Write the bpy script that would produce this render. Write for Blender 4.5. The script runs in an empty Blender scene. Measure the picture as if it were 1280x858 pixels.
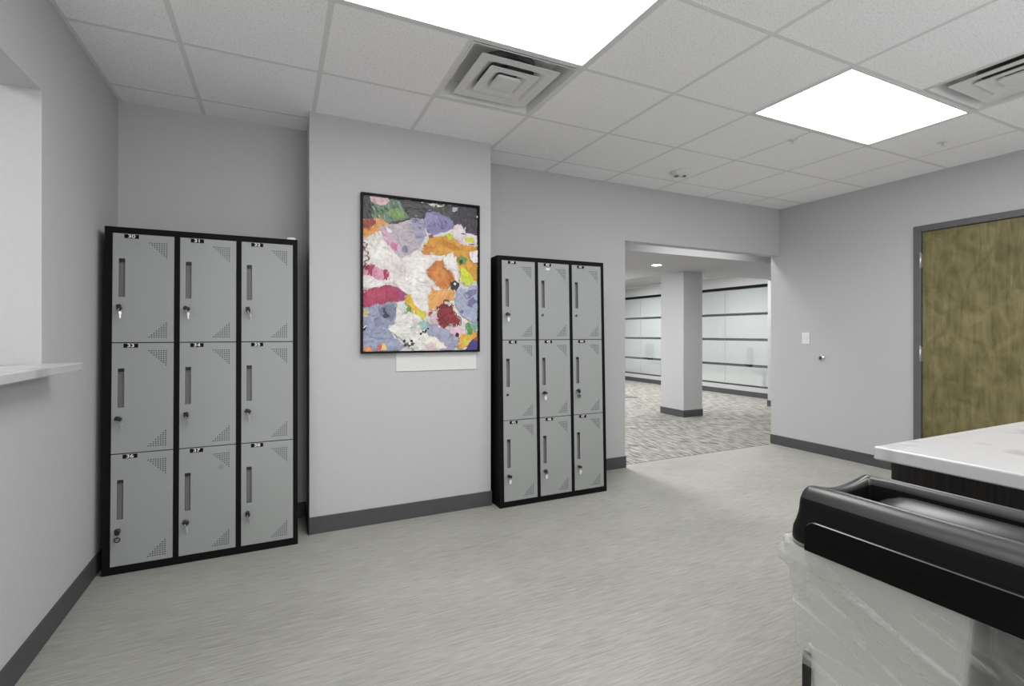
import bpy, bmesh, math, random
from mathutils import Vector, Matrix, noise
random.seed(7)
C = bpy.context.scene.collection
PI = math.pi

# ------------------------------------------------------------------ helpers
class MB:
    """collects geometry for one mesh object"""
    def __init__(s): s.v = []; s.f = []; s.m = []; s.sm = []
    def face(s, pts, m=0, smooth=False):
        b = len(s.v); s.v += [tuple(p) for p in pts]; s.f.append(list(range(b, b+len(pts)))); s.m.append(m); s.sm.append(smooth)
    def box(s, x0, x1, y0, y1, z0, z1, m=0):
        b = len(s.v)
        s.v += [(x0,y0,z0),(x1,y0,z0),(x1,y1,z0),(x0,y1,z0),(x0,y0,z1),(x1,y0,z1),(x1,y1,z1),(x0,y1,z1)]
        for q in ((0,3,2,1),(4,5,6,7),(0,1,5,4),(1,2,6,5),(2,3,7,6),(3,0,4,7)):
            s.f.append([b+i for i in q]); s.m.append(m); s.sm.append(False)
    def rings(s, rings, m=0, closed=True, cap0=False, cap1=False, smooth=True):
        b = len(s.v); n = len(rings[0])
        for r in rings: s.v += [tuple(p) for p in r]
        for i in range(len(rings)-1):
            for j in range(n if closed else n-1):
                k = (j+1) % n
                s.f.append([b+i*n+j, b+i*n+k, b+(i+1)*n+k, b+(i+1)*n+j]); s.m.append(m); s.sm.append(smooth)
        if cap0: s.f.append([b+j for j in range(n)][::-1]); s.m.append(m); s.sm.append(False)
        if cap1: s.f.append([b+(len(rings)-1)*n+j for j in range(n)]); s.m.append(m); s.sm.append(False)
    def lathe(s, prof, c, axis='z', n=24, m=0, smooth=True, cap0=True, cap1=True):
        R = []
        for r, h in prof:
            ring = []
            for j in range(n):
                a = 2*PI*j/n; p, q = r*math.cos(a), r*math.sin(a)
                ring.append({'z': (c[0]+p, c[1]+q, c[2]+h), 'y': (c[0]+p, c[1]+h, c[2]+q), 'x': (c[0]+h, c[1]+p, c[2]+q)}[axis])
            R.append(ring)
        s.rings(R, m, True, cap0, cap1, smooth)
    def tube(s, pts, r, n=8, m=0):
        pts = [Vector(p) for p in pts]; R = []
        for i, p in enumerate(pts):
            t = (pts[min(i+1, len(pts)-1)] - pts[max(i-1, 0)]).normalized()
            a = Vector((0,0,1)) if abs(t.z) < .9 else Vector((1,0,0))
            u = t.cross(a).normalized(); w = t.cross(u)
            R.append([p + (u*math.cos(2*PI*j/n) + w*math.sin(2*PI*j/n))*r for j in range(n)])
        s.rings(R, m, True, True, True)
    def ring_tube(s, c, R, r, axis='y', n=20, k=8, m=0):
        rg = []
        for i in range(n+1):
            a = 2*PI*i/n; ring = []
            for j in range(k):
                b = 2*PI*j/k; q = R + r*math.cos(b); h = r*math.sin(b)
                p = {'y': (q*math.cos(a), h, q*math.sin(a)), 'z': (q*math.cos(a), q*math.sin(a), h), 'x': (h, q*math.cos(a), q*math.sin(a))}[axis]
                ring.append((c[0]+p[0], c[1]+p[1], c[2]+p[2]))
            rg.append(ring)
        s.rings(rg, m)
    def build(s, name, mats, parent=None, loc=(0,0,0), bevel=0, seg=2, merge=True):
        me = bpy.data.meshes.new(name); me.from_pydata(s.v, [], s.f)
        for mt in (mats if isinstance(mats, (list, tuple)) else [mats]): me.materials.append(mt)
        for p, i, sm in zip(me.polygons, s.m, s.sm): p.material_index = i; p.use_smooth = sm
        bm = bmesh.new(); bm.from_mesh(me)
        if merge: bmesh.ops.remove_doubles(bm, verts=bm.verts, dist=1e-5)
        bmesh.ops.recalc_face_normals(bm, faces=bm.faces)
        bm.to_mesh(me); bm.free()
        o = bpy.data.objects.new(name, me); C.objects.link(o); o.location = loc
        if parent: o.parent = parent
        if bevel:
            b = o.modifiers.new('bevel', 'BEVEL'); b.width = bevel; b.segments = seg; b.limit_method = 'ANGLE'; b.angle_limit = .6
        return o

def tag(o, label=None, cat=None, group=None, kind=None):
    for k, v in (('label', label), ('category', cat), ('group', group), ('kind', kind)):
        if v: o[k] = v
    return o
def thing(name, label, cat, loc=(0,0,0), rot=(0,0,0), group=None):
    o = bpy.data.objects.new(name, None); C.objects.link(o); o.location = loc; o.rotation_euler = rot
    o.empty_display_size = .1
    return tag(o, label, cat, group)
def struct(mb, name, mats, **k): return tag(mb.build(name, mats, **k), kind='structure')

# ------------------------------------------------------------------ materials
def lin(c):
    return tuple(((x/255)/12.92 if x/255 <= .04045 else ((x/255+.055)/1.055)**2.4) for x in c) + (1,)
def mat(name, col, rough=.6, metal=0, spec=.5):
    m = bpy.data.materials.new(name); m.use_nodes = True; b = m.node_tree.nodes['Principled BSDF']
    b.inputs['Base Color'].default_value = col if len(col) == 4 else (*col, 1)
    b.inputs['Roughness'].default_value = rough; b.inputs['Metallic'].default_value = metal
    b.inputs['Specular IOR Level'].default_value = spec
    return m
def N(m, t, **k):
    n = m.node_tree.nodes.new(t)
    for a, v in k.items(): setattr(n, a, v)
    return n
def L(m, a, b): m.node_tree.links.new(a, b)
def noisy(name, c0, c1, scale=(1,1,1), nscale=5, detail=4, rough=.6, metal=0, spec=.5, lo=.35, hi=.65, bump=0, dist=0):
    """two-tone procedural surface; scale stretches the pattern in object space"""
    m = mat(name, c0, rough, metal, spec); b = m.node_tree.nodes['Principled BSDF']
    tc = N(m, 'ShaderNodeTexCoord'); mp = N(m, 'ShaderNodeMapping'); mp.inputs['Scale'].default_value = scale
    nz = N(m, 'ShaderNodeTexNoise'); nz.inputs['Scale'].default_value = nscale; nz.inputs['Detail'].default_value = detail
    nz.inputs['Distortion'].default_value = dist
    cr = N(m, 'ShaderNodeValToRGB'); e = cr.color_ramp.elements
    e[0].position = lo; e[1].position = hi
    e[0].color = c0 if len(c0) == 4 else (*c0, 1); e[1].color = c1 if len(c1) == 4 else (*c1, 1)
    L(m, tc.outputs['Object'], mp.inputs['Vector']); L(m, mp.outputs['Vector'], nz.inputs['Vector'])
    L(m, nz.outputs['Fac'], cr.inputs['Fac']); L(m, cr.outputs['Color'], b.inputs['Base Color'])
    if bump:
        bp = N(m, 'ShaderNodeBump'); bp.inputs['Strength'].default_value = bump; bp.inputs['Distance'].default_value = .002
        L(m, nz.outputs['Fac'], bp.inputs['Height']); L(m, bp.outputs['Normal'], b.inputs['Normal'])
    return m
def emit(name, col, st):
    m = bpy.data.materials.new(name); m.use_nodes = True; nt = m.node_tree; nt.nodes.clear()
    e = nt.nodes.new('ShaderNodeEmission'); o = nt.nodes.new('ShaderNodeOutputMaterial')
    e.inputs['Color'].default_value = (*col, 1); e.inputs['Strength'].default_value = st
    nt.links.new(e.outputs[0], o.inputs[0]); return m
def g(v, t=0): return (v, v, v*(1+t))

M = {}
M['wall'] = noisy('wall_paint', (.49,.49,.502), (.505,.505,.517), nscale=60, rough=.75, spec=.25, bump=.06)
M['white_wall'] = noisy('white_paint', g(.72), g(.74), nscale=60, rough=.8, spec=.2)
M['tile'] = noisy('ceiling_tile', (.74,.74,.75), (.93,.93,.945), nscale=130, detail=3, rough=.95, spec=.1, lo=.34, hi=.46, bump=.25)
M['tbar'] = noisy('ceiling_grid_paint', g(.72), g(.74), nscale=30, rough=.6, spec=.2)
M['white_metal'] = noisy('white_enamel', g(.70), g(.73), nscale=20, rough=.45, spec=.4)
M['vent_dark'] = noisy('duct_interior', g(.10), g(.22), nscale=9, rough=.8)
M['base'] = noisy('vinyl_base', g(.062,.08), g(.070,.08), nscale=20, rough=.55)
M['frame_grey'] = noisy('grey_door_frame_paint', g(.105,.1), g(.115,.1), nscale=25, rough=.5)
M['black'] = noisy('black_powder_coat', g(.006), g(.008), nscale=200, rough=.55, spec=.08)
M['locker_grey'] = noisy('grey_powder_coat', (.315,.329,.322), (.328,.342,.335), nscale=150, rough=.5, spec=.3)
M['pocket'] = noisy('grey_pull_insert', g(.15), g(.165), nscale=80, rough=.5)
M['plate_black'] = mat('plate_black', g(.006), .5, 0, .1)
M['digit'] = mat('digit_white', g(.75), .6)
M['chrome'] = mat('chrome', g(.75), .22, 1)
M['lock_steel'] = mat('lock_steel', g(.30), .4, 1)
M['steel'] = mat('steel', g(.62), .40, 1)
M['key_black'] = mat('black_key_plastic', g(.012), .4)
M['tag_white'] = mat('white_key_tag', g(.72), .5)
M['paper'] = noisy('white_card', g(.66), g(.68), nscale=40, rough=.8)
M['art_black'] = noisy('black_art_frame', g(.005), g(.007), nscale=80, rough=.55, spec=.15)
M['dark_wood'] = noisy('dark_wood_laminate', (.012,.010,.009), (.030,.026,.023), scale=(14,14,.7), nscale=9, rough=.45)
M['quartz'] = None
M['bin_black'] = noisy('black_moulded_plastic', g(.003), g(.004), nscale=300, rough=.30, spec=.42, bump=.02)
M['bin_matte'] = noisy('matte_black_plastic', g(.003), g(.004), nscale=300, rough=.7, spec=.1)
M['bin_side'] = noisy('black_moulded_side', g(.003), g(.004), nscale=300, rough=.45, spec=.2, bump=.02)
M['bin_crown'] = noisy('black_rim_highlight', g(.012), g(.016), nscale=300, rough=.36, spec=1, bump=.02)  # same plastic as the sides, lighter and shinier to imitate a rim highlight
M['bin_edge'] = noisy('black_edge_highlight', g(.02), g(.03), nscale=300, rough=.3, spec=1)  # same plastic; paler glossy copy puts a bright highlight along the skirt ridge
M['bin_grey'] = noisy('light_grey_plastic', (.64,.64,.62), (.66,.66,.64), nscale=3, rough=.5)
M['bin_dark'] = noisy('dark_grey_plastic', g(.035), g(.045), nscale=6, rough=.35)
M['switch'] = noisy('switch_plastic', g(.74), g(.76), nscale=40, rough=.35)
M['column'] = M['wall']

def floor_mat():
    m = mat('linear_vinyl_floor', g(.4), .55, 0, .2); b = m.node_tree.nodes['Principled BSDF']
    tc = N(m, 'ShaderNodeTexCoord')
    def layer(sc, ns, det):
        mp = N(m, 'ShaderNodeMapping'); mp.inputs['Scale'].default_value = sc
        nz = N(m, 'ShaderNodeTexNoise'); nz.inputs['Scale'].default_value = ns; nz.inputs['Detail'].default_value = det
        L(m, tc.outputs['Object'], mp.inputs['Vector']); L(m, mp.outputs['Vector'], nz.inputs['Vector']); return nz
    a = layer((2.2,34,1), 3, 5); c = layer((3,70,1), 5, 3); d = layer((1,2,1), 1.2, 2)
    mx = N(m, 'ShaderNodeMath', operation='MULTIPLY_ADD'); mx.inputs[1].default_value = .55
    L(m, a.outputs['Fac'], mx.inputs[0])
    m2 = N(m, 'ShaderNodeMath', operation='MULTIPLY'); m2.inputs[1].default_value = .45; L(m, c.outputs['Fac'], m2.inputs[0]); L(m, m2.outputs[0], mx.inputs[2])
    m3 = N(m, 'ShaderNodeMath', operation='MULTIPLY_ADD'); m3.inputs[1].default_value = .25; L(m, d.outputs['Fac'], m3.inputs[0]); L(m, mx.outputs[0], m3.inputs[2])
    cr = N(m, 'ShaderNodeValToRGB'); e = cr.color_ramp.elements
    e[0].position = .40; e[1].position = .84
    e[0].color = (.235,.232,.209,1); e[1].color = (.435,.431,.40,1)
    L(m, m3.outputs[0], cr.inputs['Fac']); L(m, cr.outputs['Color'], b.inputs['Base Color'])
    return m
M['floor'] = floor_mat()
def carpet_mat():
    m = mat('striped_carpet', g(.3), .95, 0, .1); b = m.node_tree.nodes['Principled BSDF']
    tc = N(m, 'ShaderNodeTexCoord'); mp = N(m, 'ShaderNodeMapping'); mp.inputs['Scale'].default_value = (24,3.2,1); mp.inputs['Rotation'].default_value = (0,0,.12)
    nz = N(m, 'ShaderNodeTexNoise'); nz.inputs['Scale'].default_value = 1.9; nz.inputs['Detail'].default_value = 5
    L(m, tc.outputs['Object'], mp.inputs['Vector']); L(m, mp.outputs['Vector'], nz.inputs['Vector'])
    cr = N(m, 'ShaderNodeValToRGB'); e = cr.color_ramp.elements
    e[0].position = .36; e[1].position = .62; e[0].color = (.115,.112,.10,1); e[1].color = (.42,.412,.38,1)
    L(m, nz.outputs['Fac'], cr.inputs['Fac']); L(m, cr.outputs['Color'], b.inputs['Base Color'])
    return m
M['carpet'] = carpet_mat()
def quartz_mat():
    m = mat('white_quartz', g(.7), .25, 0, .5); b = m.node_tree.nodes['Principled BSDF']
    tc = N(m, 'ShaderNodeTexCoord')
    nz = N(m, 'ShaderNodeTexNoise'); nz.inputs['Scale'].default_value = 4.5; nz.inputs['Detail'].default_value = 8; nz.inputs['Distortion'].default_value = 1.6
    L(m, tc.outputs['Object'], nz.inputs['Vector'])
    cr = N(m, 'ShaderNodeValToRGB'); e = cr.color_ramp.elements
    e[0].position = .40; e[0].color = (.50,.50,.51,1); e[1].position = .60; e[1].color = (.53,.53,.54,1)
    x = cr.color_ramp.elements.new(.496); x.color = (.50,.50,.51,1)
    x = cr.color_ramp.elements.new(.50); x.color = (.36,.35,.35,1)
    x = cr.color_ramp.elements.new(.504); x.color = (.50,.50,.51,1)
    mask = N(m, 'ShaderNodeTexNoise'); mask.inputs['Scale'].default_value = 7; L(m, tc.outputs['Object'], mask.inputs['Vector'])
    mr = N(m, 'ShaderNodeMapRange'); mr.inputs[1].default_value = .56; mr.inputs[2].default_value = .72; L(m, mask.outputs['Fac'], mr.inputs[0])
    mx = N(m, 'ShaderNodeMixRGB'); mx.inputs[1].default_value = (.52,.52,.53,1); L(m, mr.outputs[0], mx.inputs[0]); L(m, cr.outputs['Color'], mx.inputs[2])
    L(m, mx.outputs[0], b.inputs['Base Color']); return m
M['quartz'] = quartz_mat()
def wood_mat():
    m = mat('olive_brown_veneer', g(.2), .5, 0, .35); b = m.node_tree.nodes['Principled BSDF']
    tc = N(m, 'ShaderNodeTexCoord')
    def layer(sc, ns, det, dist):
        mp = N(m, 'ShaderNodeMapping'); mp.inputs['Scale'].default_value = sc
        nz = N(m, 'ShaderNodeTexNoise'); nz.inputs['Scale'].default_value = ns; nz.inputs['Detail'].default_value = det; nz.inputs['Distortion'].default_value = dist
        L(m, tc.outputs['Object'], mp.inputs['Vector']); L(m, mp.outputs['Vector'], nz.inputs['Vector']); return nz
    a = layer((1,9,1.3), 2.2, 6, 1.2); c = layer((1,45,1.2), 2.5, 4, .3); d = layer((1,3.2,2.6), 2.0, 6, 1.5)
    s1 = N(m, 'ShaderNodeMath', operation='MULTIPLY_ADD'); s1.inputs[1].default_value = .36; L(m, a.outputs['Fac'], s1.inputs[0])
    s2 = N(m, 'ShaderNodeMath', operation='MULTIPLY_ADD'); s2.inputs[1].default_value = .13; L(m, c.outputs['Fac'], s2.inputs[0])
    s3 = N(m, 'ShaderNodeMath', operation='MULTIPLY'); s3.inputs[1].default_value = .51; L(m, d.outputs['Fac'], s3.inputs[0])
    L(m, s3.outputs[0], s2.inputs[2]); L(m, s2.outputs[0], s1.inputs[2])
    cr = N(m, 'ShaderNodeValToRGB'); e = cr.color_ramp.elements
    e[0].position = .36; e[0].color = (.105,.090,.036,1); e[1].position = .64; e[1].color = (.25,.215,.105,1)
    x = cr.color_ramp.elements.new(.5); x.color = (.17,.147,.064,1)
    L(m, s1.outputs[0], cr.inputs['Fac']); L(m, cr.outputs['Color'], b.inputs['Base Color']); return m
M['wood'] = wood_mat()

# ------------------------------------------------------------------ room numbers (metres)
XL, XR = -.841, 5.022           # left and right wall faces
YB, YP, YR, YE = 3.611, 3.285, 3.668, 3.775   # recess wall, pilaster face, wall right of it, far side of the wall
XP0, XP1, XO = .181, 1.393, 2.901
HC, ZO = 2.607, 2.096
YF = -2.9                       # wall behind the camera
ZT = 2.80

# floor
f = MB(); f.face([(XL-.2,YF-.1,0),(XR+.1,YF-.1,0),(XR+.1,3.742,0),(XL-.2,3.742,0)])
struct(f, 'floor', M['floor'])
f = MB(); f.box(1.4,12.5,3.742,13.2,-.03,.004)
struct(f, 'floor_hall', M['carpet'])

# back wall with pilaster and header over the opening
w = MB()
w.box(XL-.2, XP0, YB, YE, 0, ZT); w.box(XP0, XP1, YP, YE, 0, ZT); w.box(XP1, XO, YR, YE, 0, ZT); w.box(XO, XR, YR, YE, ZO, ZT)
struct(w, 'wall_back', M['wall'], merge=False)
w = MB()
DY0, DY1, DZ = 1.42, 2.334, 2.118
w.box(XR, XR+.14, DY1+.02, YE-.005, 0, ZT); w.box(XR, XR+.14, YF, DY0-.02, 0, ZT); w.box(XR, XR+.14, DY0-.02, DY1+.02, DZ+.02, ZT)
struct(w, 'wall_right', M['wall'], merge=False)
# left wall with the pass-through
NY0, NY1, NZ0, NZ1, XT = .9, 2.568, 1.09, 2.205, XL-.125
w = MB()
w.box(XT, XL, NY1, YE, 0, ZT); w.box(XT, XL, YF, NY0, 0, ZT); w.box(XT, XL, NY0, NY1, 0, NZ0); w.box(XT, XL, NY0, NY1, NZ1, ZT)
struct(w, 'wall_left', M['wall'], merge=False)
w = MB(); WX0, WX1, WZ0, WZ1 = -.3, 4.5, .35, 2.35
w.box(XL-.2, WX0, YF-.1, YF, 0, ZT); w.box(WX1, XR+.14, YF-.1, YF, 0, ZT); w.box(WX0, WX1, YF-.1, YF, 0, WZ0); w.box(WX0, WX1, YF-.1, YF, WZ1, ZT)
struct(w, 'wall_front', M['wall'], merge=False)
w = MB()
for k in range(5): x = WX0+(WX1-WX0-.05)*k/4; w.box(x, x+.05, YF-.08, YF-.02, WZ0, WZ1)
w.box(WX0, WX1, YF-.08, YF-.02, WZ0, WZ0+.05); w.box(WX0, WX1, YF-.08, YF-.02, WZ1-.05, WZ1)
struct(w, 'added_window', M['frame_grey'], merge=False)  # window added behind the camera to bring in ambient light
# room beyond the pass-through
w = MB()
w.box(-3.6, XT-.001, -.6, -.5, 0, 2.7); w.box(-3.6, XT-.001, 3.2, 3.3, 0, 2.7); w.box(-3.7, -3.6, -.6, 3.3, 0, 2.7); w.box(-3.7, XT-.001, -.6, 3.3, 2.62, 2.72); w.box(-3.7, XL-.2, -.6, 3.3, -.05, 0)
struct(w, 'wall_annex', M['white_wall'], merge=False)

# ceiling: tile grid with T bars; light and vent bays are left open
GX = [.204+.6135*k for k in range(-1, 8)]; GY = [2.145+.62*j for j in range(-8, 3)]
HB = .012
xs = sorted([XL, XL+.02, XR-.02, XR] + [x+d for x in GX for d in (-HB, HB) if XL+.05 < x < XR-.05])
ys = sorted([YF, YF+.02, YR-.02, YR] + [y+d for y in GY for d in (-HB, HB) if YF+.05 < y < YR-.05])
holes = []     # (x0,x1,y0,y1) of open bays
def bay(ix, iy, nx=1): return (GX[ix]+HB, GX[ix+nx]-HB, GY[iy]+HB, GY[iy+1]-HB)
LIGHTS = [bay(1,7,2), bay(5,7,2), bay(1,4,2), bay(5,4,2), bay(1,1,2), bay(5,1,2)]  # first two are visible fixtures; the others hold added fill panels
VENTS = [bay(2,8), bay(6,6)]
holes = LIGHTS + VENTS
c = MB()
def inbay(x, y): return any(a < x < b and p < y < q for a, b, p, q in holes)
for i in range(len(xs)-1):
    for j in range(len(ys)-1):
        x0, x1, y0, y1 = xs[i], xs[i+1], ys[j], ys[j+1]; cx, cy = (x0+x1)/2, (y0+y1)/2
        if inbay(cx, cy): continue
        if x1-x0 < .03 or y1-y0 < .03:
            c.face([(x0,y0,HC),(x0,y1,HC),(x1,y1,HC),(x1,y0,HC)], 1)
        else:
            t = HC+.001
            c.face([(x0,y0,t),(x0,y1,t),(x1,y1,t),(x1,y0,t)], 0)
            for p, q in (((x0,y0),(x1,y0)),((x1,y0),(x1,y1)),((x1,y1),(x0,y1)),((x0,y1),(x0,y0))):
                c.face([(*p,HC),(*q,HC),(*q,t),(*p,t)], 0)
# tile wings over the recess and slab above
co = struct(c, 'ceiling', [M['tile'], M['tbar']], merge=False)
s_ = MB(); s_.box(XL-.2, XR+.14, YF-.1, YE, HC+.16, HC+.2); struct(s_, 'ceiling_slab', M['white_wall'])

# baseboards
BH, BT = .105, .008
def baseboard(name, segs):
    b = MB()
    for x0, x1, y0, y1 in segs: b.box(x0, x1, y0, y1, 0, BH)
    struct(b, name, M['base'], merge=False, bevel=.002, seg=1)
baseboard('baseboard_left', [(XL, XL+BT, YF, YB)])
baseboard('baseboard_back', [(XL, XP0, YB-BT, YB), (XP0-BT, XP0, YP-BT, YB), (XP0-BT, XP1+BT, YP-BT, YP), (XP1, XP1+BT, YP, YR), (XP1, XO+BT, YR-BT, YR), (XO, XO+BT, YR-BT, YE)])
baseboard('baseboard_right', [(XR-BT, XR, 2.386, YE), (XR-BT, XR, YF, 1.365)])

# ------------------------------------------------------------------ ceiling lights and vents
M['panel'] = emit('light_panel', (1,.995,.985), 6.4)
def ceiling_light(b, label):
    x0, x1, y0, y1 = b; cx, cy = (x0+x1)/2, (y0+y1)/2; hx, hy = (x1-x0)/2, (y1-y0)/2
    t = thing('ceiling_light', label, 'ceiling light', (cx, cy, HC), group='recessed ceiling light panels')
    fr = MB(); k = .014
    for a in ((-hx, hx, -hy, -hy+k), (-hx, hx, hy-k, hy), (-hx, -hx+k, -hy+k, hy-k), (hx-k, hx, -hy+k, hy-k)): fr.box(*a, -.002, .05)
    fr.box(-hx, hx, -hy, hy, .05, .06)
    fr.build('frame', M['white_metal'], t, merge=False)
    d = MB(); d.box(-hx+k, hx-k, -hy+k, hy-k, .006, .012); d.build('diffuser', M['panel'], t)
ceiling_light(LIGHTS[0], 'glowing white ceiling light panel cut by the top edge, nearest the painting')
ceiling_light(LIGHTS[1], 'glowing white rectangular ceiling light panel nearer the wooden door')
def panel_fill(b, name):
    x0, x1, y0, y1 = b
    l = bpy.data.lights.new(name, 'AREA'); l.shape = 'RECTANGLE'; l.size = x1-x0; l.size_y = y1-y0
    l.energy = 6.4*PI*(x1-x0)*(y1-y0); l.color = (1,.995,.985)
    o = bpy.data.objects.new(name, l); C.objects.link(o); o.location = ((x0+x1)/2, (y0+y1)/2, HC-.001); return o
for b in LIGHTS[2:]: panel_fill(b, 'added_panel_fill')  # unseen panels added overhead and behind the camera to lift floor and bounce light

def sq(h, z, r=.012):   # rounded square ring of 4*3 points
    P = []
    for qx, qy, a0 in ((1,1,0),(-1,1,PI/2),(-1,-1,PI),(1,-1,3*PI/2)):
        for k in range(4):
            a = a0 + k*PI/6; P.append((qx*(h-r)+r*math.cos(a), qy*(h-r)+r*math.sin(a), z))
    return P
def ceiling_vent(b, label):
    x0, x1, y0, y1 = b; cx, cy = (x0+x1)/2, (y0+y1)/2; h = (x1-x0)/2
    t = thing('ceiling_vent', label, 'air vent', (cx, cy, HC), group='square ceiling air vents')
    p = MB(); p.rings([sq(h,-.001,.004), sq(h-.012,-.001,.004), sq(h-.03,.035,.01), sq(h-.05,.085,.02)], 0, smooth=False)
    p.face(sq(h-.05,.085,.02)); p.build('frame', M['white_metal'], t)
    d = MB(); d.lathe([(.17,.05),(.17,.084)], (0,0,0), n=32); d.box(-.03,.03,-.10,-.04,.02,.06); d.build('duct_collar', M['vent_dark'], t)
    for hh, w_, z0 in ((.222,.095,-.001), (.140,.082,-.004)):
        q = MB(); q.rings([sq(hh,z0+.004), sq(hh,z0), sq(hh-w_*.55,z0+.004,.02), sq(hh-w_,z0+.030,.03), sq(hh-w_,z0+.034,.03), sq(hh-.004,z0+.008)], 0, smooth=False)
        q.build('louver', M['white_metal'], t)
    q = MB(); q.rings([sq(.068,.004), sq(.068,-.007), sq(.064,-.009)], 0, smooth=False, cap0=True, cap1=True); q.build('center_plate', M['white_metal'], t)
ceiling_vent(VENTS[0], 'square white stepped ceiling air vent above the painting')
ceiling_vent(VENTS[1], 'square white stepped ceiling air vent cut by the right edge')

# ceiling fittings
t = thing('ceiling_alarm', 'round white ceiling alarm with two dark lens windows', 'alarm', (3.083,3.167,HC+.003))
a = MB(); a.lathe([(.082,0),(.084,-.012),(.074,-.024),(.05,-.040),(.02,-.046)], (0,0,0), n=32); a.build('housing', M['white_metal'], t)
for s in (-1, 1):
    a = MB(); a.rings([[(s*.034+(.016*math.cos(k*PI/5)), .0+.026*math.sin(k*PI/5), z) for k in range(10)] for z in (-.030,-.0465)], 0, cap0=True, cap1=True)
    o = a.build('lens_window', M['vent_dark'], t); o.rotation_euler = (0,0,-.35*s-.5)
a = MB(); a.ring_tube((0,0,-.012), .077, .003, 'z', 32, 6); a.build('rim', M['vent_dark'], t)
def sprinkler(loc, label):
    t = thing('sprinkler_head', label, 'sprinkler', loc, group='ceiling sprinkler heads')
    a = MB(); a.lathe([(.034,0),(.033,-.004),(.018,-.008)], (0,0,0), n=20); a.build('escutcheon', M['white_metal'], t)
    a = MB(); a.lathe([(.008,-.006),(.008,-.014),(.004,-.016),(.004,-.024)], (0,0,0), n=12)
    a.tube([(.011,0,-.010),(.010,0,-.02),(.003,0,-.028)], .0025, 6); a.tube([(-.011,0,-.010),(-.010,0,-.02),(-.003,0,-.028)], .0025, 6); a.build('nozzle', M['steel'], t)
    a = MB(); a.lathe([(.013,-.027),(.013,-.029)], (0,0,0), n=16); a.build('deflector', M['white_metal'], t)
sprinkler((4.298,1.868,HC+.004), 'small white sprinkler head on ceiling tile right of the light panel')
sprinkler((3.285,2.30,HC+.004), 'small white sprinkler head on ceiling below the left tip of the light panel')

# ------------------------------------------------------------------ lockers
DW, DH, DT = .268, .572, .018
HX0, HX1, HZ0, HZ1 = .026, .053, DH-.335, DH-.132
def door_mesh():
    m = MB(); s = .0108; hx = .158
    xs = [0, HX0, HX1] + [hx-s/2+i*s for i in range(9)] + [DW]
    zb, zt = .026, DH-.042-7*s
    zs = [0] + [zb-s/2+i*s for i in range(9)] + [HZ0, HZ1] + [zt-s/2+i*s for i in range(9)] + [DH]
    for i in range(len(xs)-1):
        for k in range(len(zs)-1):
            x0, x1, z0, z1 = xs[i], xs[i+1], zs[k], zs[k+1]; cx, cz = (x0+x1)/2, (z0+z1)/2
            if i == 1 and HZ0 < cz < HZ1: continue
            hole = False
            if 3 <= i <= 10:
                col = i-3
                if 1 <= k <= 8: hole = (k-1) <= col
                if 12 <= k <= 19: hole = (19-k) <= col
            if not hole: m.face([(x0,0,z0),(x1,0,z0),(x1,0,z1),(x0,0,z1)]); continue
            r = .0030; inner = [(cx+r*math.cos(a), cz+r*math.sin(a)) for a in [PI/4*q+PI/8 for q in range(8)]]
            corn = {0:(x1,z1), 2:(x0,z1), 4:(x0,z0), 6:(x1,z0)}
            for q in range(8):
                p, n = inner[q], inner[(q+1) % 8]
                m.face([(p[0],0,p[1]),(n[0],0,n[1]),(n[0],.004,n[1]),(p[0],.004,p[1])], 1)
            I = [(p[0],0,p[1]) for p in inner]; Cn = {q: (v[0],0,v[1]) for q, v in corn.items()}
            for q in (0, 2, 4, 6):
                m.face([Cn[q], I[(q+1) % 8], I[q]])
                m.face([Cn[q], Cn[(q+2) % 8], I[(q+2) % 8], I[(q+1) % 8]])
            m.face([(p[0],.004,p[1]) for p in inner], 1)
    # edges and back
    for p, q in (((0,0),(DW,0)),((DW,0),(DW,DH)),((DW,DH),(0,DH)),((0,DH),(0,0))):
        m.face([(p[0],0,p[1]),(q[0],0,q[1]),(q[0],DT,q[1]),(p[0],DT,p[1])])
    m.face([(0,DT,0),(DW,DT,0),(DW,DT,DH),(0,DT,DH)])
    # finger pull pocket
    d = .013
    for p, q in (((HX0,HZ0),(HX1,HZ0)),((HX1,HZ0),(HX1,HZ1)),((HX1,HZ1),(HX0,HZ1)),((HX0,HZ1),(HX0,HZ0))):
        m.face([(p[0],0,p[1]),(q[0],0,q[1]),(q[0],d,q[1]),(p[0],d,p[1])], 2)
    m.face([(HX0,d,HZ0),(HX1,d,HZ0),(HX1,d,HZ1),(HX0,d,HZ1)], 2)
    # card slot tabs pressed under the number
    m.box(.109,.1105,-.0012,0,DH-.058,DH-.034); m.box(.047,.051,-.0012,0,DH-.064,DH-.060); m.box(.106,.110,-.0012,0,DH-.064,DH-.060)
    return m
def text_geo(txt, size):
    cu = bpy.data.curves.new('digits', 'FONT'); cu.body = txt; cu.size = size; cu.align_x = 'CENTER'; cu.align_y = 'CENTER'; cu.offset = size*.022
    o = bpy.data.objects.new('digits', cu); C.objects.link(o); bpy.context.view_layer.update()
    me = bpy.data.meshes.new_from_object(o.evaluated_get(bpy.context.evaluated_depsgraph_get()))
    V = [tuple(v.co) for v in me.vertices]; F = [list(p.vertices) for p in me.polygons]
    bpy.data.objects.remove(o); bpy.data.meshes.remove(me); bpy.data.curves.remove(cu); return V, F
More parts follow.
